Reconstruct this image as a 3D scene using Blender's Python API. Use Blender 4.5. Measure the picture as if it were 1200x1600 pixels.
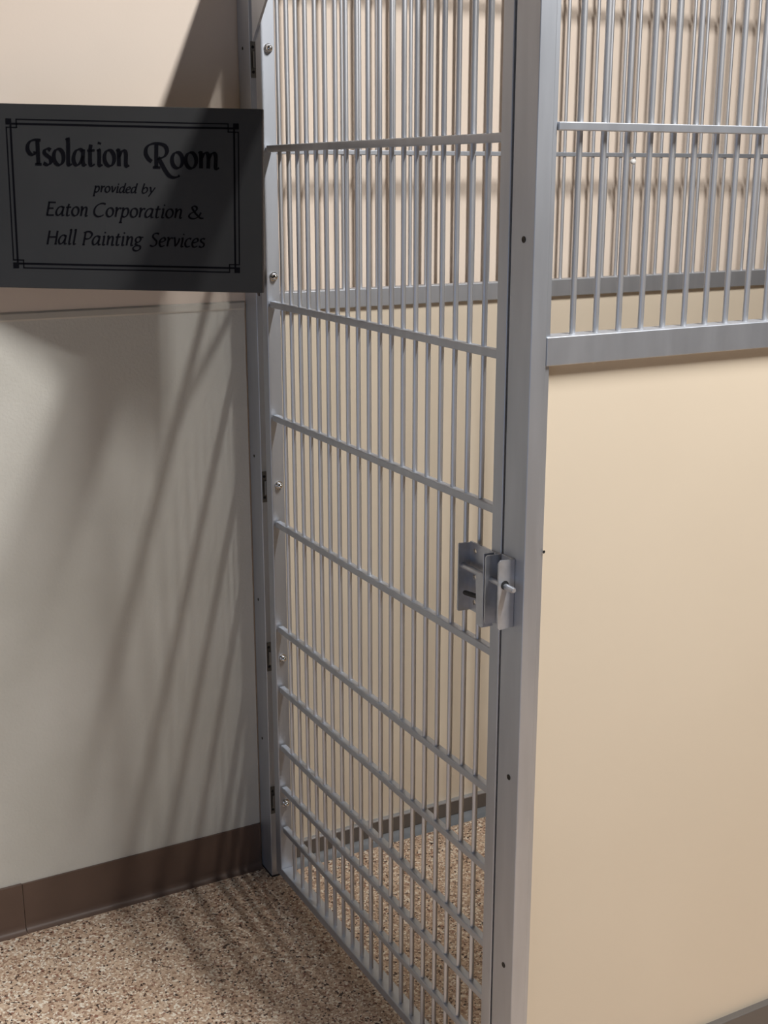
import bpy, bmesh, math, random
from mathutils import Vector, Matrix
random.seed(7)
R = math.radians
sc = bpy.context.scene
for o in list(bpy.data.objects):
    bpy.data.objects.remove(o)
C = sc.collection

# ------------------------------------------------------------------ camera
cam_d = bpy.data.cameras.new('camera')
cam = bpy.data.objects.new('camera', cam_d)
C.objects.link(cam)
cam.location = (-0.9256, -1.4538, 1.4699)
cam.rotation_euler = (R(90 - 15.105), R(0.04), R(-28.243))
cam_d.sensor_fit = 'VERTICAL'
cam_d.sensor_height = 24.0
cam_d.lens = 24.0 * 1943.85 / 1600
cam_d.clip_start = 0.02
sc.camera = cam

# ------------------------------------------------------------------ world / exposure
w = bpy.data.worlds.new('world')
sc.world = w
w.use_nodes = True
w.node_tree.nodes['Background'].inputs['Color'].default_value = (0.75, 0.82, 1.0, 1)
w.node_tree.nodes['Background'].inputs['Strength'].default_value = 0.3
sc.view_settings.view_transform = 'Standard'
sc.view_settings.look = 'None'
sc.view_settings.gamma = 1
sc.view_settings.exposure = 0.0
# strip lights: (x, y, z, size along x, size along y, watts, colour)
STRIPS = [
    (0.52, -1.25, 3.15, 0.06, 1.05, 124.0, (1.0, 0.995, 0.985)),
]
WINDOW_POWER = 7.5

# ------------------------------------------------------------------ materials
def mat(name, col, rough=0.5, metal=0.0, spec=0.5):
    m = bpy.data.materials.new(name)
    m.use_nodes = True
    b = m.node_tree.nodes['Principled BSDF']
    b.inputs['Base Color'].default_value = (*col, 1)
    b.inputs['Roughness'].default_value = rough
    b.inputs['Metallic'].default_value = metal
    b.inputs['Specular IOR Level'].default_value = spec
    return m

def srgb(r, g, b):
    f = lambda c: (c / 255 / 12.92) if c / 255 <= 0.04045 else ((c / 255 + 0.055) / 1.055) ** 2.4
    return (f(r), f(g), f(b))

def noise_col(m, c1, c2, scale, detail=3.0, stretch=(1, 1, 1), lo=0.3, hi=0.7):
    nt = m.node_tree
    b = nt.nodes['Principled BSDF']
    tc = nt.nodes.new('ShaderNodeTexCoord')
    mp = nt.nodes.new('ShaderNodeMapping'); mp.inputs['Scale'].default_value = stretch
    n = nt.nodes.new('ShaderNodeTexNoise'); n.inputs['Scale'].default_value = scale; n.inputs['Detail'].default_value = detail
    r = nt.nodes.new('ShaderNodeValToRGB')
    r.color_ramp.elements[0].position = lo; r.color_ramp.elements[0].color = (*c1, 1)
    r.color_ramp.elements[1].position = hi; r.color_ramp.elements[1].color = (*c2, 1)
    nt.links.new(tc.outputs['Object'], mp.inputs['Vector'])
    nt.links.new(mp.outputs['Vector'], n.inputs['Vector'])
    nt.links.new(n.outputs['Fac'], r.inputs['Fac'])
    nt.links.new(r.outputs['Color'], b.inputs['Base Color'])
    return n, mp

def bump(m, scale, strength, dist=0.002, detail=2.0, stretch=(1, 1, 1)):
    nt = m.node_tree
    b = nt.nodes['Principled BSDF']
    tc = nt.nodes.new('ShaderNodeTexCoord')
    mp = nt.nodes.new('ShaderNodeMapping'); mp.inputs['Scale'].default_value = stretch
    n = nt.nodes.new('ShaderNodeTexNoise'); n.inputs['Scale'].default_value = scale; n.inputs['Detail'].default_value = detail
    bp = nt.nodes.new('ShaderNodeBump'); bp.inputs['Strength'].default_value = strength; bp.inputs['Distance'].default_value = dist
    nt.links.new(tc.outputs['Object'], mp.inputs['Vector'])
    nt.links.new(mp.outputs['Vector'], n.inputs['Vector'])
    nt.links.new(n.outputs['Fac'], bp.inputs['Height'])
    nt.links.new(bp.outputs['Normal'], b.inputs['Normal'])

def rough_noise(m, scale, lo, hi, stretch=(1, 1, 1)):
    nt = m.node_tree
    b = nt.nodes['Principled BSDF']
    tc = nt.nodes.new('ShaderNodeTexCoord')
    mp = nt.nodes.new('ShaderNodeMapping'); mp.inputs['Scale'].default_value = stretch
    n = nt.nodes.new('ShaderNodeTexNoise'); n.inputs['Scale'].default_value = scale
    mr = nt.nodes.new('ShaderNodeMapRange')
    mr.inputs['To Min'].default_value = lo; mr.inputs['To Max'].default_value = hi
    nt.links.new(tc.outputs['Object'], mp.inputs['Vector'])
    nt.links.new(mp.outputs['Vector'], n.inputs['Vector'])
    nt.links.new(n.outputs['Fac'], mr.inputs['Value'])
    nt.links.new(mr.outputs['Result'], b.inputs['Roughness'])

ALU = mat('satin_aluminium', srgb(190, 194, 201), 0.5, 0.92)
noise_col(ALU, srgb(184, 188, 195), srgb(195, 199, 206), 30, 3, (1, 1, 0.15))
rough_noise(ALU, 60, 0.48, 0.55, (1, 1, 0.1))
ROD = mat('bright_rod', srgb(206, 207, 210), 0.3, 0.92)
rough_noise(ROD, 40, 0.46, 0.54, (1, 1, 0.2))
CHROME = mat('polished_steel', (0.62, 0.61, 0.6), 0.12, 1.0)
STEEL = mat('zinc_steel', srgb(190, 193, 199), 0.36, 0.75)
noise_col(STEEL, srgb(180, 183, 189), srgb(198, 201, 207), 60, 4)
DARKSTEEL = mat('dark_steel', srgb(112, 109, 104), 0.4, 0.7)
DARKRAIL = mat('dark_grey_rail', srgb(104, 99, 95), 0.45, 0.3)
SCREWM = mat('dark_screw', srgb(58, 55, 50), 0.45, 0.6)
BLACK = mat('black_rubber', (0.012, 0.012, 0.014), 0.6)
HOLE = mat('recess_black', (0.01, 0.01, 0.01), 0.8)
BEIGE = mat('beige_panel', srgb(221, 206, 182), 0.42)
noise_col(BEIGE, srgb(212, 198, 177), srgb(216, 202, 181), 3, 2)
WALLP = mat('beige_wall_paint', srgb(226, 207, 186), 0.55)
noise_col(WALLP, srgb(224, 208, 192), srgb(228, 212, 196), 4, 2)
bump(WALLP, 250, 0.08, 0.001)
FRP = mat('white_wall_panel', srgb(222, 219, 212), 0.45)
n_, m_ = noise_col(FRP, srgb(199, 196, 186), srgb(210, 207, 198), 5, 4)
bump(FRP, 170, 0.35, 0.002, 1.5, (1, 1, 1))
TRIMW = mat('trim_plastic', srgb(200, 194, 182), 0.5)
bump(TRIMW, 40, 0.4, 0.002, 3, (0.3, 1, 1))
BROWN = mat('brown_vinyl', srgb(98, 78, 66), 0.5)
noise_col(BROWN, srgb(92, 73, 62), srgb(104, 83, 71), 8, 3)
GREYVINYL = mat('grey_cove', srgb(120, 124, 128), 0.4)
FARW = mat('dimmed_far_wall', srgb(84, 83, 82), 0.6)  # unseen front, right and left walls, darkened to lower the ambient light
CEIL = mat('dimmed_ceiling', (0.25, 0.25, 0.25), 0.9)  # unseen ceiling, colour kept dark to hold back bounced light
SIGNM = mat('charcoal_plate', srgb(47, 48, 50), 0.55, 0.0, 0.35)
noise_col(SIGNM, srgb(47, 47, 47), srgb(52, 52, 52), 6, 3)
SIGNEDGE = mat('sign_edge', srgb(66, 58, 54), 0.55)
INK = mat('black_engraving', (0.003, 0.003, 0.005), 0.9, 0.0, 0.1)
PAINTW = mat('fixture_white', (0.8, 0.8, 0.78), 0.4)
NUB = mat('white_nylon', (0.8, 0.78, 0.75), 0.25)

# aggregate floor: coloured chips
FLOOR = mat('flake_floor', (0.4, 0.3, 0.22), 0.38)
nt = FLOOR.node_tree
b = nt.nodes['Principled BSDF']
tc = nt.nodes.new('ShaderNodeTexCoord')
def vor(scale, rnd=1.0, off=(0, 0, 0)):
    mp = nt.nodes.new('ShaderNodeMapping'); mp.inputs['Location'].default_value = off
    v = nt.nodes.new('ShaderNodeTexVoronoi'); v.inputs['Scale'].default_value = scale; v.inputs['Randomness'].default_value = rnd
    nt.links.new(tc.outputs['Object'], mp.inputs['Vector']); nt.links.new(mp.outputs['Vector'], v.inputs['Vector'])
    sx = nt.nodes.new('ShaderNodeSeparateColor'); nt.links.new(v.outputs['Color'], sx.inputs['Color'])
    return v, sx
def ramp(stops, src):
    r = nt.nodes.new('ShaderNodeValToRGB'); r.color_ramp.interpolation = 'CONSTANT'
    el = r.color_ramp.elements
    while len(el) < len(stops): el.new(0.5)
    for e, (p_, c_) in zip(el, stops):
        e.position = p_; e.color = (*c_, 1)
    nt.links.new(src, r.inputs['Fac'])
    return r
v1, s1 = vor(190)
v2, s2 = vor(270, 1.0, (3.1, 1.7, 0))
stops = [(0.0, srgb(74, 54, 44)), (0.07, srgb(166, 136, 114)), (0.24, srgb(212, 184, 158)), (0.5, srgb(194, 164, 138)),
         (0.64, srgb(222, 198, 172)), (0.79, srgb(246, 234, 216)), (0.955, srgb(152, 108, 88))]
r1 = ramp(stops, s1.outputs['Red']); r2 = ramp(stops, s2.outputs['Green'])
mx = nt.nodes.new('ShaderNodeMix'); mx.data_type = 'RGBA'
th_ = nt.nodes.new('ShaderNodeMath'); th_.operation = 'GREATER_THAN'; th_.inputs[1].default_value = 0.5
nt.links.new(s2.outputs['Blue'], th_.inputs[0])
nt.links.new(th_.outputs[0], mx.inputs['Factor'])
nt.links.new(r1.outputs['Color'], mx.inputs['A']); nt.links.new(r2.outputs['Color'], mx.inputs['B'])
nt.links.new(mx.outputs['Result'], b.inputs['Base Color'])
bp_ = nt.nodes.new('ShaderNodeBump'); bp_.inputs['Strength'].default_value = 0.25; bp_.inputs['Distance'].default_value = 0.001
nt.links.new(v1.outputs['Distance'], bp_.inputs['Height']); nt.links.new(bp_.outputs['Normal'], b.inputs['Normal'])

def emit(name, col, s):
    m = bpy.data.materials.new(name); m.use_nodes = True
    t = m.node_tree; t.nodes.clear()
    e = t.nodes.new('ShaderNodeEmission'); o = t.nodes.new('ShaderNodeOutputMaterial')
    e.inputs['Color'].default_value = (*col, 1); e.inputs['Strength'].default_value = s
    t.links.new(e.outputs[0], o.inputs['Surface'])
    return m

# ------------------------------------------------------------------ mesh helpers
def add_box(bm, x0, x1, y0, y1, z0, z1, bev=0.0, seg=2):
    r = bmesh.ops.create_cube(bm, size=1.0)
    vs = r['verts']
    for v in vs:
        v.co = Vector(((x0 + x1) / 2 + v.co.x * (x1 - x0), (y0 + y1) / 2 + v.co.y * (y1 - y0), (z0 + z1) / 2 + v.co.z * (z1 - z0)))
    if bev:
        es = list({e for v in vs for e in v.link_edges})
        bmesh.ops.bevel(bm, geom=es, offset=bev, segments=seg, affect='EDGES', profile=0.5)

def add_cyl(bm, a, b_, r, seg=14, r2=None, caps=True):
    a = Vector(a); b_ = Vector(b_)
    d = b_ - a
    q = Vector((0, 0, 1)).rotation_difference(d.normalized()).to_matrix().to_4x4()
    bmesh.ops.create_cone(bm, cap_ends=caps, segments=seg, radius1=r, radius2=r if r2 is None else r2, depth=d.length,
                          matrix=Matrix.Translation((a + b_) / 2) @ q)

def add_lathe(bm, origin, axis, prof, seg=18):
    """prof: list of (distance along axis, radius)"""
    q = Vector((0, 0, 1)).rotation_difference(Vector(axis).normalized()).to_matrix()
    o = Vector(origin)
    rings = []
    for (h, r) in prof:
        if r < 1e-6:
            rings.append([bm.verts.new(o + q @ Vector((0, 0, h)))])
        else:
            rings.append([bm.verts.new(o + q @ Vector((r * math.cos(2 * math.pi * k / seg), r * math.sin(2 * math.pi * k / seg), h))) for k in range(seg)])
    for A, B in zip(rings[:-1], rings[1:]):
        for k in range(seg):
            k2 = (k + 1) % seg
            if len(A) == 1 and len(B) == 1: continue
            if len(A) == 1: bm.faces.new((A[0], B[k], B[k2]))
            elif len(B) == 1: bm.faces.new((A[k], A[k2], B[0]))
            else: bm.faces.new((A[k], A[k2], B[k2], B[k]))

def add_prism(bm, pts, axis, a0, a1):
    """pts: 2-D outline in the two other axes, extruded along axis from a0 to a1"""
    def P(u, v, t):
        return {'x': (t, u, v), 'y': (u, t, v), 'z': (u, v, t)}[axis]
    A = [bm.verts.new(P(u, v, a0)) for u, v in pts]
    B = [bm.verts.new(P(u, v, a1)) for u, v in pts]
    bm.faces.new(A); bm.faces.new(B[::-1])
    n = len(pts)
    for i in range(n):
        bm.faces.new((A[i], B[i], B[(i + 1) % n], A[(i + 1) % n]))

def obj(name, bm, m, parent=None, smooth=True, origin=None):
    bmesh.ops.recalc_face_normals(bm, faces=bm.faces)
    me = bpy.data.meshes.new(name)
    if origin is not None:
        bmesh.ops.translate(bm, verts=bm.verts, vec=-Vector(origin))
    bm.to_mesh(me); bm.free()
    me.materials.append(m)
    o = bpy.data.objects.new(name, me)
    C.objects.link(o)
    if smooth:
        for p in me.polygons: p.use_smooth = True
        md = o.modifiers.new('edges', 'EDGE_SPLIT'); md.split_angle = R(50)
        wn = o.modifiers.new('normals', 'WEIGHTED_NORMAL'); wn.weight = 90; wn.keep_sharp = True
    if origin is not None: o.location = origin
    if parent:
        o.parent = parent
        bpy.context.view_layer.update() if False else None
        o.matrix_parent_inverse = Matrix.Translation(-WORLD.get(parent.name, Vector((0, 0, 0))))
    WORLD[o.name] = Vector(origin) if origin is not None else Vector((0, 0, 0))
    return o
WORLD = {}

def tag(o, label, cat, group=None):
    o['label'] = label; o['category'] = cat
    if group: o['group'] = group
    return o

def thing(name, label, cat, loc=(0, 0, 0), group=None):
    o = bpy.data.objects.new(name, None); C.objects.link(o)
    o.empty_display_size = 0.05
    o.location = loc
    WORLD[o.name] = Vector(loc)
    return tag(o, label, cat, group)

def struct(name, bm, m, parent=None, smooth=False):
    o = obj(name, bm, m, parent, smooth)
    if not parent: o['kind'] = 'structure'
    return o

def box_obj(name, x0, x1, y0, y1, z0, z1, m, parent=None, bev=0.0015):
    bm = bmesh.new(); add_box(bm, x0, x1, y0, y1, z0, z1, bev)
    return obj(name, bm, m, parent)

def copies(first, deltas, parent):
    """linked copies of a part (no children) shifted by each delta"""
    out = []
    for d in deltas:
        o = first.copy(); C.objects.link(o)
        o.location = first.location + Vector(d)
        o.parent = parent
        o.matrix_parent_inverse = first.matrix_parent_inverse.copy()
        out.append(o)
    return out

# ------------------------------------------------------------------ room shell
WY = 0.838            # face of the back wall
WK = 0.903            # the wall steps back behind the kennel
H = 3.19
X0, X1, Y0 = -2.4, 3.2, -3.6
bm = bmesh.new(); add_box(bm, X0 - .1, X1 + .1, Y0 - .1, WK + .1, -0.1, 0.0); struct('floor', bm, FLOOR)
bm = bmesh.new(); add_box(bm, X0 - .1, X1 + .1, Y0 - .1, WK + .1, H, H + 0.1); struct('ceiling', bm, CEIL)
bm = bmesh.new(); add_box(bm, X0 - .1, 0.0185, WY, WK + .1, 0, H); add_box(bm, 0.0185, X1 + .1, WK, WK + .1, 0, H); struct('wall_back', bm, WALLP)
bm = bmesh.new(); add_box(bm, X0 - .1, X1 + .1, Y0 - .1, Y0, 0, H); struct('wall_front', bm, FARW)
bm = bmesh.new(); add_box(bm, X1, X1 + .1, Y0, WK, 0, H); struct('wall_right', bm, FARW)
# left wall with a window opening
wy0, wy1, wz0, wz1 = -1.75, -0.15, 0.15, 1.40
bm = bmesh.new()
add_box(bm, X0 - .1, X0, Y0, wy0, 0, H); add_box(bm, X0 - .1, X0, wy1, WY, 0, H)
add_box(bm, X0 - .1, X0, wy0, wy1, 0, wz0); add_box(bm, X0 - .1, X0, wy0, wy1, wz1, H)
struct('wall_left', bm, FARW)
bm = bmesh.new()
t_ = 0.05
add_box(bm, X0 - .08, X0 + .012, wy0, wy0 + t_, wz0, wz1); add_box(bm, X0 - .08, X0 + .012, wy1 - t_, wy1, wz0, wz1)
add_box(bm, X0 - .08, X0 + .012, wy0 + t_, wy1 - t_, wz0, wz0 + t_); add_box(bm, X0 - .08, X0 + .012, wy0 + t_, wy1 - t_, wz1 - t_, wz1)
add_box(bm, X0 - .07, X0, (wy0 + wy1) / 2 - .02, (wy0 + wy1) / 2 + .02, wz0 + t_, wz1 - t_)
struct('window_1', bm, PAINTW)
ld = bpy.data.lights.new('daylight', 'AREA'); ld.shape = 'RECTANGLE'; ld.size = wy1 - wy0 - .1; ld.size_y = wz1 - wz0 - .1
ld.energy = WINDOW_POWER; ld.color = (0.42, 0.64, 1.0)
lo = bpy.data.objects.new('daylight', ld); C.objects.link(lo)
lo.location = (X0 - .05, (wy0 + wy1) / 2, (wz0 + wz1) / 2); lo.rotation_euler = (0, R(-90), 0)
lo.rotation_euler = Vector((-1, 0, 0)).to_track_quat('Z', 'Y').to_euler()

# white wall panel below the beige paint, its top strip, and the brown vinyl base
bm = bmesh.new(); add_box(bm, X0, -0.006, WY - .003, WY + .002, 0.0, 1.224); struct('trim_1', bm, FRP)
bm = bmesh.new(); add_prism(bm, [(WY + .001, 1.219), (WY - .0045, 1.219), (WY - .0055, 1.222), (WY - .0045, 1.232), (WY - .001, 1.235), (WY + .001, 1.235)], 'x', X0, -0.006)
struct('trim_2', bm, TRIMW)
def base_profile(off, h):
    y = WY - .003
    return [(y + .001, h), (y - .002 - off, h), (y - .0035 - off, h - .002), (y - .0035 - off, .016), (y - .0055 - off, .008), (y - .010 - off, .003), (y - .017 - off, .0008), (y - .017 - off, 0), (y + .001, 0)]
bm = bmesh.new(); add_prism(bm, base_profile(0, .1045), 'x', -0.519, -0.006); struct('baseboard_back', bm, BROWN, smooth=True)
bm = bmesh.new(); add_prism(bm, base_profile(.0022, .1058), 'x', X0, -0.5205); struct('baseboard_back.001', bm, BROWN, smooth=True)

# ------------------------------------------------------------------ ceiling strip lights
for i, (lx, ly, lz, sx, sy, pw, colr) in enumerate(STRIPS):
    lab = 'white strip light on the ceiling in front of the kennel'
    t = thing('ceiling_light', lab, 'light', (lx, ly, H - 0.001))
    bm = bmesh.new(); add_box(bm, lx - sx / 2 - .012, lx + sx / 2 + .012, ly - sy / 2 - .02, ly + sy / 2 + .02, lz + .012, H - .001, .004)
    obj('housing', bm, PAINTW, t)
    bm = bmesh.new(); add_box(bm, lx - sx / 2, lx + sx / 2, ly - sy / 2, ly + sy / 2, lz + .003, lz + .012)
    obj('diffuser', bm, emit('lamp_glow', colr, 2.0), t, smooth=False)
    ld = bpy.data.lights.new('tube_light', 'AREA'); ld.shape = 'RECTANGLE'; ld.size = sx; ld.size_y = sy
    ld.energy = pw; ld.color = colr
    lo = bpy.data.objects.new('tube_light', ld); C.objects.link(lo)
    lo.location = (lx, ly, lz); lo.parent = t; lo.matrix_parent_inverse = Matrix.Translation((-lx, -ly, -(H - .001)))

# ------------------------------------------------------------------ posts
def screw_into(parent, pos, axis, r=0.0034, m=None):
    bm = bmesh.new()
    add_lathe(bm, pos, axis, [(0, r), (0.0006, r), (0.0007, r * .55), (0.0002, r * .5), (0.0002, 0)], 14)
    return obj('screw', bm, m or DARKSTEEL, parent)

PX0, PX1 = -0.004, 0.0205
corner = thing('kennel_post', 'square aluminium corner post between barred gate and beige front panel', 'post', (0.008, -0.11, 0))
box_obj('tube', PX0, PX1, -0.1365, -0.0845, 0.0, 2.0, ALU, corner, .0016)
for z in (1.392, 0.641, 0.333):
    screw_into(corner, (PX0, -0.1135, z), (-1, 0, 0), .0042, SCREWM)
# keeper of the latch: a bent plate fixed to the post
kp = bmesh.new()
add_box(kp, -0.0075, PX0 + .0003, -0.1122, -0.0855, 0.868, 0.9675, .0008)
add_prism(kp, [(-0.0300, 0.872), (-0.0275, 0.8685), (-0.0045, 0.8700), (-0.0045, 0.9670), (-0.0265, 0.9680), (-0.0302, 0.9640)], 'y', -0.1145, -0.1115)
keeper = obj('latch_keeper', kp, STEEL, corner)
bm = bmesh.new(); add_lathe(bm, (-0.0200, -0.1147, 0.9325), (0, -1, 0), [(0, .0062), (0.0004, .0062), (0.0004, 0)], 18)
obj('bolt_hole', bm, HOLE, keeper)

hinge_post = thing('kennel_post', 'square aluminium hinge post fixed to the wall beside the dark sign', 'post', (0.008, 0.806, 0))
box_obj('tube', PX0, PX1, 0.778, 0.8345, 0.003, 2.0, ALU, hinge_post, .0016)
box_obj('foot', PX0 - .0005, PX1 + .0005, 0.7775, 0.8347, 0.0, 0.004, BLACK, hinge_post, 0)
for z in (1.697, 0.93, 0.627, 0.315):
    screw_into(hinge_post, (PX0, 0.811, z), (-1, 0, 0), .0030, SCREWM)

hd = thing('header_rail', 'aluminium header tube joining the two posts above the barred gate', 'rail', (0.008, 0.35, 1.9))
box_obj('tube', PX0, PX1, -0.0843, 0.7778, 1.890, 1.945, ALU, hd, .0016)

# ------------------------------------------------------------------ the barred gate
gate = thing('kennel_gate', 'tall barred aluminium gate closed between the wall post and corner post', 'gate', (0.008, 0.336, 0.03))
GX0, GX1 = -0.004, 0.0235
box_obj('stile', GX0, GX1, 0.726, 0.752, 0.0295, 1.880, ALU, gate, .0018)
box_obj('stile', GX0, GX1, -0.0795, -0.0547, 0.0295, 1.880, ALU, gate, .0018)
box_obj('bottom_rail', GX0, GX1, -0.0547, 0.726, 0.0295, 0.0475, ALU, gate, .0018)
box_obj('top_rail', GX0, GX1, -0.0547, 0.726, 1.850, 1.880, ALU, gate, .0018)
ZR = [1.8045, 1.5243, 1.2438, 1.0276, .8154, .5961, .4655, .3353, .2401, .1475]
first = box_obj('rail', 0.0, 0.0125, -0.0547, 0.7225, ZR[0] - .0122, ZR[0], ALU, gate, .0018)
copies(first, [(0, 0, z - ZR[0]) for z in ZR[1:]], gate)
SP = 0.0381
yb = [0.677 - SP * i for i in range(19)]
bm = bmesh.new(); add_cyl(bm, (0.0068, yb[0], 0.046), (0.0068, yb[0], 1.852), 0.0040, 16)
first = obj('bar', bm, ROD, gate)
copies(first, [(0, y - yb[0], 0) for y in yb[1:]], gate)
# corner gusset
bm = bmesh.new(); add_prism(bm, [(0.7525, 1.704), (0.7525, 1.880), (0.5755, 1.880)], 'x', -0.0085, -0.0038)
obj('corner_gusset', bm, ALU, gate, smooth=False)
# bright dome bolts on the hinge stile
for z, x in ((1.6905, .0100), (1.2885, .0103), (.8864, .0106), (.5249, .0103), (.2005, .0092)):
    bm = bmesh.new()
    add_lathe(bm, (x, 0.7262, z), (0, -1, 0), [(0, .0085), (.0014, .0085), (.0018, .0062), (.0050, .0062), (.0052, .0066), (.0072, .0064), (.0100, .0052), (.0120, .0030), (.0128, 0)], 20)
    d = obj('dome_bolt', bm, CHROME, gate); d['label'] = 'shiny steel dome nut'
# butt hinges in the gap between post and stile
for zc in (1.6752, .8727, .511, .184):
    bm = bmesh.new()
    add_box(bm, -0.0030, 0.0190, 0.7758, 0.7779, zc - .0315, zc + .0315, .0006)
    hg = obj('hinge', bm, DARKSTEEL, gate); hg['label'] = 'dark steel butt hinge'
    bm = bmesh.new(); add_cyl(bm, (0.0035, 0.7705, zc - .014), (0.0035, 0.7705, zc + .014), .0042, 14)
    obj('knuckle', bm, DARKSTEEL, hg)
    for s in (-1, 1):
        bm = bmesh.new(); add_lathe(bm, (0.0015, 0.7762, zc + s * .0215), (0, -1, 0), [(0, .0030), (.0012, .0026), (.0016, .0012), (.0008, .001), (.0008, 0)], 12)
        obj('screw', bm, HOLE, hg)
# slide-bolt latch on the closing stile
lp = bmesh.new()
def plate_with_holes(bm, outline, holes, x0, x1, n=16):
    loops = [outline] + [[(cy + r * math.cos(2 * math.pi * k / n), cz + r * math.sin(2 * math.pi * k / n)) for k in range(n)] for cy, cz, r in holes]
    es = []
    for lp_ in loops:
        vs = [bm.verts.new((x0, y, z)) for y, z in lp_]
        es += [bm.edges.new((vs[i], vs[(i + 1) % len(vs)])) for i in range(len(vs))]
    r = bmesh.ops.triangle_fill(bm, edges=es, use_beauty=True, use_dissolve=False)
    fs = [f for f in r['geom'] if isinstance(f, bmesh.types.BMFace)]
    ex = bmesh.ops.extrude_face_region(bm, geom=fs)
    bmesh.ops.translate(bm, verts=[g for g in ex['geom'] if isinstance(g, bmesh.types.BMVert)], vec=(x1 - x0, 0, 0))
plate_with_holes(lp, [(-0.0800, .8620), (-0.0045, .8620), (-0.0045, .9650), (-0.0800, .9650)],
                 [(-0.0180, .9529, .0040), (-0.0180, .9138, .0040), (-0.0180, .8760, .0040)], -0.0075, -0.0042)
latch = obj('latch_plate', lp, STEEL, gate)
bm = bmesh.new()
add_prism(bm, [(-0.0272, .8640), (-0.0255, .8622), (-0.0043, .8612), (-0.0043, .9630), (-0.0250, .9645), (-0.0268, .9630)], 'y', -0.0056, -0.0032)
obj('flange', bm, STEEL, latch)
bm = bmesh.new()
add_prism(bm, [(-0.0290, .8700), (-0.0272, .8665), (-0.0043, .8665), (-0.0043, .9652), (-0.0268, .9660), (-0.0292, .9632)], 'y', -0.0806, -0.0782)
obj('flange', bm, STEEL, latch)
bm = bmesh.new()
add_lathe(bm, (-0.0190, -0.001, .9305), (0, -1, 0), [(0, 0), (0, .0034), (.0008, .0042), (.1325, .0042), (.1345, .0030), (.1345, 0)], 18)
rod = obj('slide_bolt', bm, STEEL, latch)
# hanging grip folded from plate, riding on the bolt
bm = bmesh.new()
add_prism(bm, [(-0.0500, .9300), (-0.0670, .9370), (-0.0690, .9330), (-0.0690, .8590), (-0.0665, .8565), (-0.0580, .8575), (-0.0550, .8620)], 'x', -0.0262, -0.0238)
add_box(bm, -0.0262, -0.0090, -0.0705, -0.0683, .8575, .9660, .0007)
obj('bolt_grip', bm, STEEL, latch)
bm = bmesh.new()
add_lathe(bm, (-0.0215, -0.0570, .8975), (0.0, 1, -0.12), [(0, .0036), (.0390, .0036), (.0430, .0030), (.0452, .0016), (.0455, 0)], 14)
g = obj('rubber_pin', bm, BLACK, latch); g['label'] = 'black rubber stop pin'

# ------------------------------------------------------------------ front panel (right of the corner post)
FX1 = 2.30
front = thing('kennel_front_panel', 'kennel front with beige lower panel and upright bars, right of corner post', 'panel', (0.73, -0.12, 0))
FY = -0.1365
box_obj('side_channel', 0.0206, 0.0288, FY + .004, -0.1050, 0.0, 2.0, ALU, front, .001)
box_obj('infill_panel', 0.0280, FX1, FY + .0125, FY + .0165, 0.085, 1.235, BEIGE, front, 0)['label'] = 'smooth beige lower panel'
box_obj('middle_rail', 0.0212, FX1, FY, -0.1030, 1.2311, 1.2687, ALU, front, .0014)
box_obj('bottom_rail', 0.0289, FX1, FY, -0.1030, 0.0, 0.0895, DARKRAIL, front, .0014)['label'] = 'dark grey bottom rail'
box_obj('upper_rail', 0.0289, FX1, -0.1365, -0.1235, 1.5249, 1.5352, ALU, front, .0012)
box_obj('top_rail', 0.0289, FX1, FY, -0.1030, 1.900, 1.938, ALU, front, .0014)
xb = 0.0735
nb = int((FX1 - .03 - xb) / SP) + 1
bm = bmesh.new(); add_cyl(bm, (xb, -0.1190, 1.267), (xb, -0.1190, 1.902), .0040, 16)
first = obj('bar', bm, ROD, front)
copies(first, [(SP * i, 0, 0) for i in range(1, nb)], front)
screw_into(front, (0.0288, FY + .0025, 0.978), (0.2, -1, 0), .0022, HOLE)

# ------------------------------------------------------------------ back panel against the wall
BX1 = 2.30
back = thing('kennel_back_panel', 'kennel back with beige lower panel and bars, seen through the gate', 'panel', (0.75, 0.815, 0))
BY = 0.800
box_obj('infill_panel', 0.0215, BX1, BY + .010, BY + .014, 0.040, 1.225, BEIGE, back, 0)['label'] = 'smooth beige lower panel'
box_obj('middle_rail', 0.0215, BX1, BY, 0.8345, 1.2148, 1.2512, ALU, back, .0014)
box_obj('bottom_rail', 0.0215, BX1, BY, 0.8345, 0.0160, 0.0505, DARKRAIL, back, .0014)['label'] = 'dark grey bottom rail'
box_obj('rail_lip', 0.0215, BX1, BY - .001, 0.8345, 0.0505, 0.0545, ALU, back, .0008)
box_obj('upper_rail', 0.0215, BX1, 0.8110, 0.8245, 1.5105, 1.5195, ALU, back, .0012)
box_obj('upper_rail', 0.0215, BX1, 0.8110, 0.8245, 1.861, 1.870, ALU, back, .0012)
box_obj('top_rail', 0.0215, BX1, BY, 0.8345, 2.10, 2.136, ALU, back, .0014)
bm = bmesh.new(); add_cyl(bm, (0.0500, 0.8180, 1.250), (0.0500, 0.8180, 2.105), .0040, 14)
first = obj('bar', bm, ROD, back)
BSP = 0.0381
copies(first, [(BSP * i, 0, 0) for i in range(1, 59)], back)
bm = bmesh.new(); add_lathe(bm, (0.914, 0.8115, 1.5005), (0, -1, 0), [(0, .0035), (.004, .0035), (.0042, .0058), (.0085, .0062), (.011, .0045), (.012, 0)], 16)
nb_ = obj('bolt_cap', bm, NUB, back); nb_['label'] = 'small bright white bolt cap'
# grey cove at the foot of the back panel
bm = bmesh.new(); add_prism(bm, [(0.834, .0155), (0.8015, .0155), (0.797, .009), (0.790, .003), (0.781, .0006), (0.781, 0), (0.834, 0)], 'x', 0.0215, BX1)
struct('trim_3', bm, GREYVINYL, smooth=True)

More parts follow.
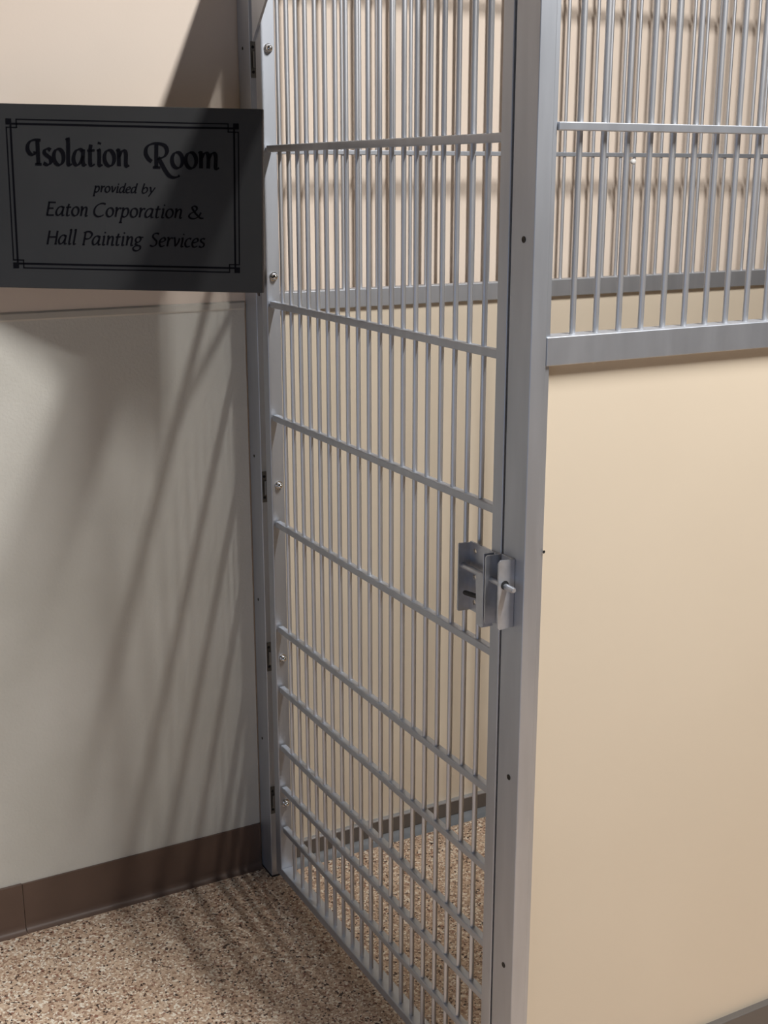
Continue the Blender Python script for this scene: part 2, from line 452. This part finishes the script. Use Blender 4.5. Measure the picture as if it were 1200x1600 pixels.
# ------------------------------------------------------------------ the sign
TH = -0.02224
SO = Vector((-0.279, 0.666, 1.4340))            # centre reference on the sign face
yaw = R(28.243)
ux = Vector((math.cos(yaw), -math.sin(yaw), 0)); uz = Vector((0, 0, 1)); un = Vector((-math.sin(yaw), -math.cos(yaw), 0))
su = ux * math.cos(TH) + uz * math.sin(TH)
sv = -ux * math.sin(TH) + uz * math.cos(TH)
SM = Matrix(((su.x, sv.x, un.x, SO.x), (su.y, sv.y, un.y, SO.y), (su.z, sv.z, un.z, SO.z), (0, 0, 0, 1)))
sign = thing('wall_sign', 'charcoal Isolation Room plaque with black lettering, left of the barred gate', 'sign', tuple(SO))
def sobj(name, bm, m, smooth=False):
    bmesh.ops.transform(bm, matrix=SM, verts=bm.verts)
    return obj(name, bm, m, sign, smooth)
SL, SRt, SB, ST = -0.2330, 0.2265, -0.1539, 0.1490
bm = bmesh.new(); add_box(bm, SL, SRt, SB, ST, -0.012, 0.0, .0012); sobj('plate', bm, SIGNM, True)
bm = bmesh.new(); add_box(bm, SRt - .0005, SRt + .0022, SB, ST, -0.016, -0.0012, .0006); sobj('edge_strip', bm, SIGNEDGE, True)
# mounting straps back to the gate-side post
def strap(z0, z1):
    bm = bmesh.new()
    a = SM @ Vector((SRt - .010, 0, -0.0125)); b2 = Vector((-0.012, 0.7700, 0))
    d = Vector((b2.x - a.x, b2.y - a.y, 0)).normalized(); n2 = Vector((-d.y, d.x, 0)) * .0015
    pts = [(a.x + n2.x, a.y + n2.y), (b2.x + n2.x, b2.y + n2.y), (b2.x - n2.x, b2.y - n2.y), (a.x - n2.x, a.y - n2.y)]
    add_prism(bm, pts, 'z', z0, z1)
    add_box(bm, -0.014, -0.0042, 0.7660, 0.7850, z0, z1)
    return obj('mounting_strap', bm, SIGNEDGE, sign, False)
strap(1.2690, 1.2950); strap(1.5200, 1.5480)

INKZ = (0.0000, 0.0006)
def flat_poly(bm, pts):
    A = [bm.verts.new((x, y, INKZ[1])) for x, y in pts]
    try: bm.faces.new(A)
    except ValueError: pass
def rect(bm, x0, x1, y0, y1):
    add_box(bm, x0, x1, y0, y1, INKZ[0], INKZ[1])
# double border with knotted corners
bm = bmesh.new()
L_, R_, B_, T_ = -0.2005, 0.1885, -0.1205, 0.1250
thk, thn, gap, sq, lp_ = .0030, .0018, .0090, .0095, .0190
for sx in (0, 1):
    for sy in (0, 1):
        cx = L_ if sx == 0 else R_; cy = B_ if sy == 0 else T_
        ax = 1 if sx == 0 else -1; ay = 1 if sy == 0 else -1
        def rr(x0, x1, y0, y1):
            xa, xb2 = sorted((cx + ax * x0, cx + ax * x1)); ya, yb2 = sorted((cy + ay * y0, cy + ay * y1))
            rect(bm, xa, xb2, ya, yb2)
        rr(0, sq, 0, sq)                                        # solid square
        rr(0, lp_ , lp_ - .0060, lp_ - .0060 + thn)            # short loops
        rr(lp_ - .0020, lp_ - .0020 + thn, 0, lp_ - .0042)
        rr(sq - thk, sq, sq, lp_ - .004); rr(sq, lp_, sq - thk, sq)
for (y, t) in ((T_ - thn, thn), (T_ - .0095, thk), (B_, thn), (B_ + .0095 - thk, thk)):
    rect(bm, L_ + (lp_ - .002), R_ - (lp_ - .002), y, y + t)
for (x, t) in ((L_, thn), (L_ + .0095 - thk, thk), (R_ - thn, thn), (R_ - .0095, thk)):
    rect(bm, x, x + t, B_ + (lp_ - .005), T_ - (lp_ - .005))
sobj('border', bm, INK)

# --- hand-drawn letters: pen strokes with a broad nib
def spline(pts, n=7):
    if len(pts) < 3: return pts
    P = [pts[0]] + list(pts) + [pts[-1]]
    out = []
    for i in range(1, len(P) - 2):
        p0, p1, p2, p3 = P[i - 1], P[i], P[i + 1], P[i + 2]
        for k in range(n):
            t = k / n
            out.append(tuple(0.5 * ((2 * p1[j]) + (-p0[j] + p2[j]) * t + (2 * p0[j] - 5 * p1[j] + 4 * p2[j] - p3[j]) * t * t + (-p0[j] + 3 * p1[j] - 3 * p2[j] + p3[j]) * t ** 3) for j in (0, 1)))
    out.append(pts[-1])
    return out
def pen(bm, pts, wmax, wmin, nib=R(25)):
    pts = spline(pts)
    n = len(pts)
    Lf, Rt = [], []
    for i, (x, y) in enumerate(pts):
        a = pts[max(0, i - 1)]; c = pts[min(n - 1, i + 1)]
        dx, dy = c[0] - a[0], c[1] - a[1]
        l = math.hypot(dx, dy) or 1e-9
        dx, dy = dx / l, dy / l
        s = abs(dx * math.sin(nib) - dy * math.cos(nib))
        h = 0.5 * math.hypot(wmin, (wmax - wmin) * s) if s < 1 else wmax / 2
        h = 0.5 * (wmin + (wmax - wmin) * s)
        Lf.append((x - dy * h, y + dx * h)); Rt.append((x + dy * h, y - dx * h))
    z = INKZ[1]
    VL = [bm.verts.new((*p, z)) for p in Lf]; VR = [bm.verts.new((*p, z)) for p in Rt]
    VL0 = [bm.verts.new((*p, 0.0)) for p in Lf]; VR0 = [bm.verts.new((*p, 0.0)) for p in Rt]
    for i in range(n - 1):
        bm.faces.new((VL[i], VR[i], VR[i + 1], VL[i + 1]))
        bm.faces.new((VL[i], VL[i + 1], VL0[i + 1], VL0[i])); bm.faces.new((VR[i + 1], VR[i], VR0[i], VR0[i + 1]))
    bm.faces.new((VL[0], VL0[0], VR0[0], VR[0])); bm.faces.new((VL[-1], VR[-1], VR0[-1], VL0[-1]))
def oval(cx, cy, rx, ry, a0=100, turn=360, n=14):
    return [(cx + rx * math.cos(R(a0 + turn * k / n)), cy + ry * math.sin(R(a0 + turn * k / n))) for k in range(n + 1)]
# x-height 1, cap height 1.46; (advance, strokes)
G = {
 'a': (.92, [[(.66, .86), (.48, 1.0), (.22, .88), (.06, .5), (.10, .14), (.28, .02), (.50, .22), (.66, .60)], [(.70, 1.0), (.66, .60), (.64, .20), (.72, .02), (.86, .08)]]),
 'b': (.80, [[(.18, 1.62), (.12, .9), (.10, .12)], [(.10, .12), (.30, .0), (.56, .16), (.66, .52), (.56, .88), (.38, .96), (.14, .62)]]),
 'c': (.70, [[(.60, .88), (.44, .98), (.20, .84), (.08, .48), (.16, .12), (.36, .01), (.60, .12)]]),
 'd': (.88, [[(.62, .88), (.44, .98), (.20, .84), (.08, .44), (.14, .10), (.30, .02), (.52, .24), (.64, .6)], [(.74, 1.62), (.66, .7), (.64, .16), (.72, .02), (.84, .08)]]),
 'e': (.72, [[(.12, .48), (.42, .56), (.60, .74), (.50, .96), (.30, .94), (.12, .70), (.08, .36), (.20, .06), (.40, .01), (.62, .14)]]),
 'g': (.86, [[(.62, .90), (.40, 1.0), (.16, .86), (.12, .56), (.30, .38), (.52, .50), (.60, .76), (.50, .94), (.40, 1.0)], [(.30, .38), (.14, .20), (.34, .06), (.62, -.04), (.66, -.34), (.40, -.56), (.10, -.50), (-.02, -.26), (.16, -.04), (.40, .04)], [(.58, .92), (.82, .98)]]),
 'i': (.44, [[(.10, .90), (.20, .98), (.20, .50), (.18, .10), (.26, .01), (.38, .08)], [(.22, 1.34), (.26, 1.46)]]),
 'l': (.46, [[(.12, 1.52), (.22, 1.62), (.20, .80), (.18, .12), (.26, .01), (.40, .08)]]),
 'm': (1.32, [[(.08, .92), (.18, .98), (.18, .02)], [(.18, .56), (.36, .92), (.54, .96), (.62, .72), (.60, .02)], [(.62, .56), (.80, .92), (.98, .96), (1.06, .72), (1.04, .14), (1.12, .01), (1.24, .08)]]),
 'n': (.88, [[(.08, .92), (.18, .98), (.18, .02)], [(.18, .54), (.36, .90), (.54, .97), (.64, .76), (.62, .14), (.70, .01), (.82, .08)]]),
 'o': (.80, [oval(.39, .5, .31, .49)]),
 'p': (.84, [[(.06, .90), (.18, .98), (.14, .20), (.10, -.62)], [(-.02, -.62), (.24, -.60)], [(.16, .60), (.36, .94), (.58, .94), (.70, .62), (.60, .18), (.38, .01), (.14, .12)]]),
 'r': (.62, [[(.08, .92), (.18, .98), (.18, .02)], [(.18, .54), (.34, .90), (.48, .98), (.60, .90)]]),
 's': (.64, [[(.54, .90), (.38, .99), (.18, .90), (.16, .70), (.34, .54), (.52, .38), (.50, .12), (.30, .0), (.06, .10)]]),
 't': (.56, [[(.26, 1.30), (.20, .90), (.18, .16), (.28, .01), (.46, .10)], [(.02, .92), (.48, .96)]]),
 'v': (.76, [[(.06, .92), (.16, .98), (.26, .50), (.34, .04)], [(.34, .04), (.56, .46), (.66, .96)]]),
 'y': (.76, [[(.06, .92), (.16, .98), (.26, .50), (.38, .10)], [(.70, .98), (.52, .46), (.34, .0), (.14, -.56)]]),
 'C': (1.20, [[(1.08, 1.36), (.86, 1.46), (.54, 1.40), (.22, 1.10), (.10, .66), (.20, .22), (.50, .0), (.84, .06), (1.02, .20)]]),
 'E': (.94, [[(.20, 1.46), (.16, .02)], [(.12, 1.45), (.82, 1.44)], [(.18, .78), (.68, .80)], [(.10, .02), (.80, .03)]]),
 'H': (1.18, [[(.20, 1.46), (.14, .0)], [(.98, 1.46), (.94, .0)], [(.17, .76), (.96, .78)], [(.06, .0), (.24, .02)], [(.84, .0), (1.06, .02)]]),
 'P': (.98, [[(.24, 1.44), (.18, .0)], [(.06, 1.32), (.36, 1.46), (.70, 1.42), (.88, 1.14), (.72, .76), (.44, .64), (.24, .68)], [(.08, .0), (.30, .02)]]),
 'S': (.94, [[(.84, 1.36), (.62, 1.47), (.34, 1.36), (.28, 1.06), (.50, .80), (.72, .52), (.68, .18), (.42, .0), (.10, .10)]]),
 '&': (1.24, [[(1.00, .70), (.86, .30), (.56, .02), (.24, .02), (.08, .26), (.20, .56), (.48, .78), (.66, 1.04), (.62, 1.30), (.44, 1.40), (.30, 1.24), (.40, .92), (.68, .44), (.98, .08), (1.22, .06)]]),
 'I': (.60, [[(.34, 1.50), (.34, .02)], [(.14, .02), (.54, .02)], [(.54, 1.50), (.20, 1.52), (-.08, 1.44), (-.26, 1.22), (-.30, .94), (-.20, .70), (-.02, .60), (.12, .66), (.17, .80)]]),
 'R': (1.18, [[(.36, 1.44), (.32, .02)], [(.12, .02), (.56, .02)],
      [(.06, .38), (-.14, .56), (-.28, .88), (-.22, 1.24), (.06, 1.46), (.46, 1.50), (.84, 1.38), (.98, 1.06), (.84, .74), (.56, .60), (.46, .62)],
      [(.46, .62), (.62, .30), (.82, -.10), (1.06, -.46), (1.32, -.58), (1.56, -.54), (1.68, -.44)]]),
}
def word(bm, text, x0, x1, y, xh, wmax, wmin, shear=0.0):
    cur = 0.0; S_ = []
    for ch in text:
        adv, st = G[ch]
        for s in st: S_.append([(px + cur, py) for px, py in s])
        cur += adv
    S_ = [[(px + shear * py, py) for px, py in s] for s in S_]
    a = min(px for s in S_ for px, _ in s if _ > -.3); b3 = max(px for s in S_ for px, _ in s if _ > -.3)
    k = (x1 - x0) / (b3 - a)
    for s in S_:
        pen(bm, [(x0 + (px - a) * k, y + py * xh) for px, py in s], wmax, wmin)
def dot(bm, x, y, r):
    flat_poly(bm, [(x + r * math.cos(k * math.pi / 6), y + r * math.sin(k * math.pi / 6)) for k in range(12)])

bm = bmesh.new()
word(bm, 'Isolation', -.1660, .0035, .0520, .0262, .0068, .0022)
word(bm, 'Room', .0320, .1545, .0510, .0262, .0068, .0022)
sobj('lettering', bm, INK)['label'] = 'large black title lettering'
bm = bmesh.new()
word(bm, 'provided', -.0560, .0165, .0092, .0098, .0027, .0012, .16)
word(bm, 'by', .0240, .0465, .0092, .0098, .0027, .0012, .16)
sobj('lettering', bm, INK)['label'] = 'small black italic lettering'
bm = bmesh.new()
word(bm, 'Eaton', -.1395, -.0695, -.0308, .0150, .0034, .0015, .16)
word(bm, 'Corporation', -.0580, .0905, -.0310, .0150, .0034, .0015, .16)
word(bm, '&', .1025, .1270, -.0312, .0148, .0034, .0015, .05)
sobj('lettering', bm, INK)['label'] = 'upper of two black italic name lines'
bm = bmesh.new()
word(bm, 'Hall', -.1415, -.0905, -.0782, .0150, .0034, .0015, .16)
word(bm, 'Painting', -.0805, .0240, -.0784, .0150, .0034, .0015, .16)
word(bm, 'Services', .0345, .1290, -.0788, .0150, .0034, .0015, .16)
sobj('lettering', bm, INK)['label'] = 'lower of two black italic name lines'
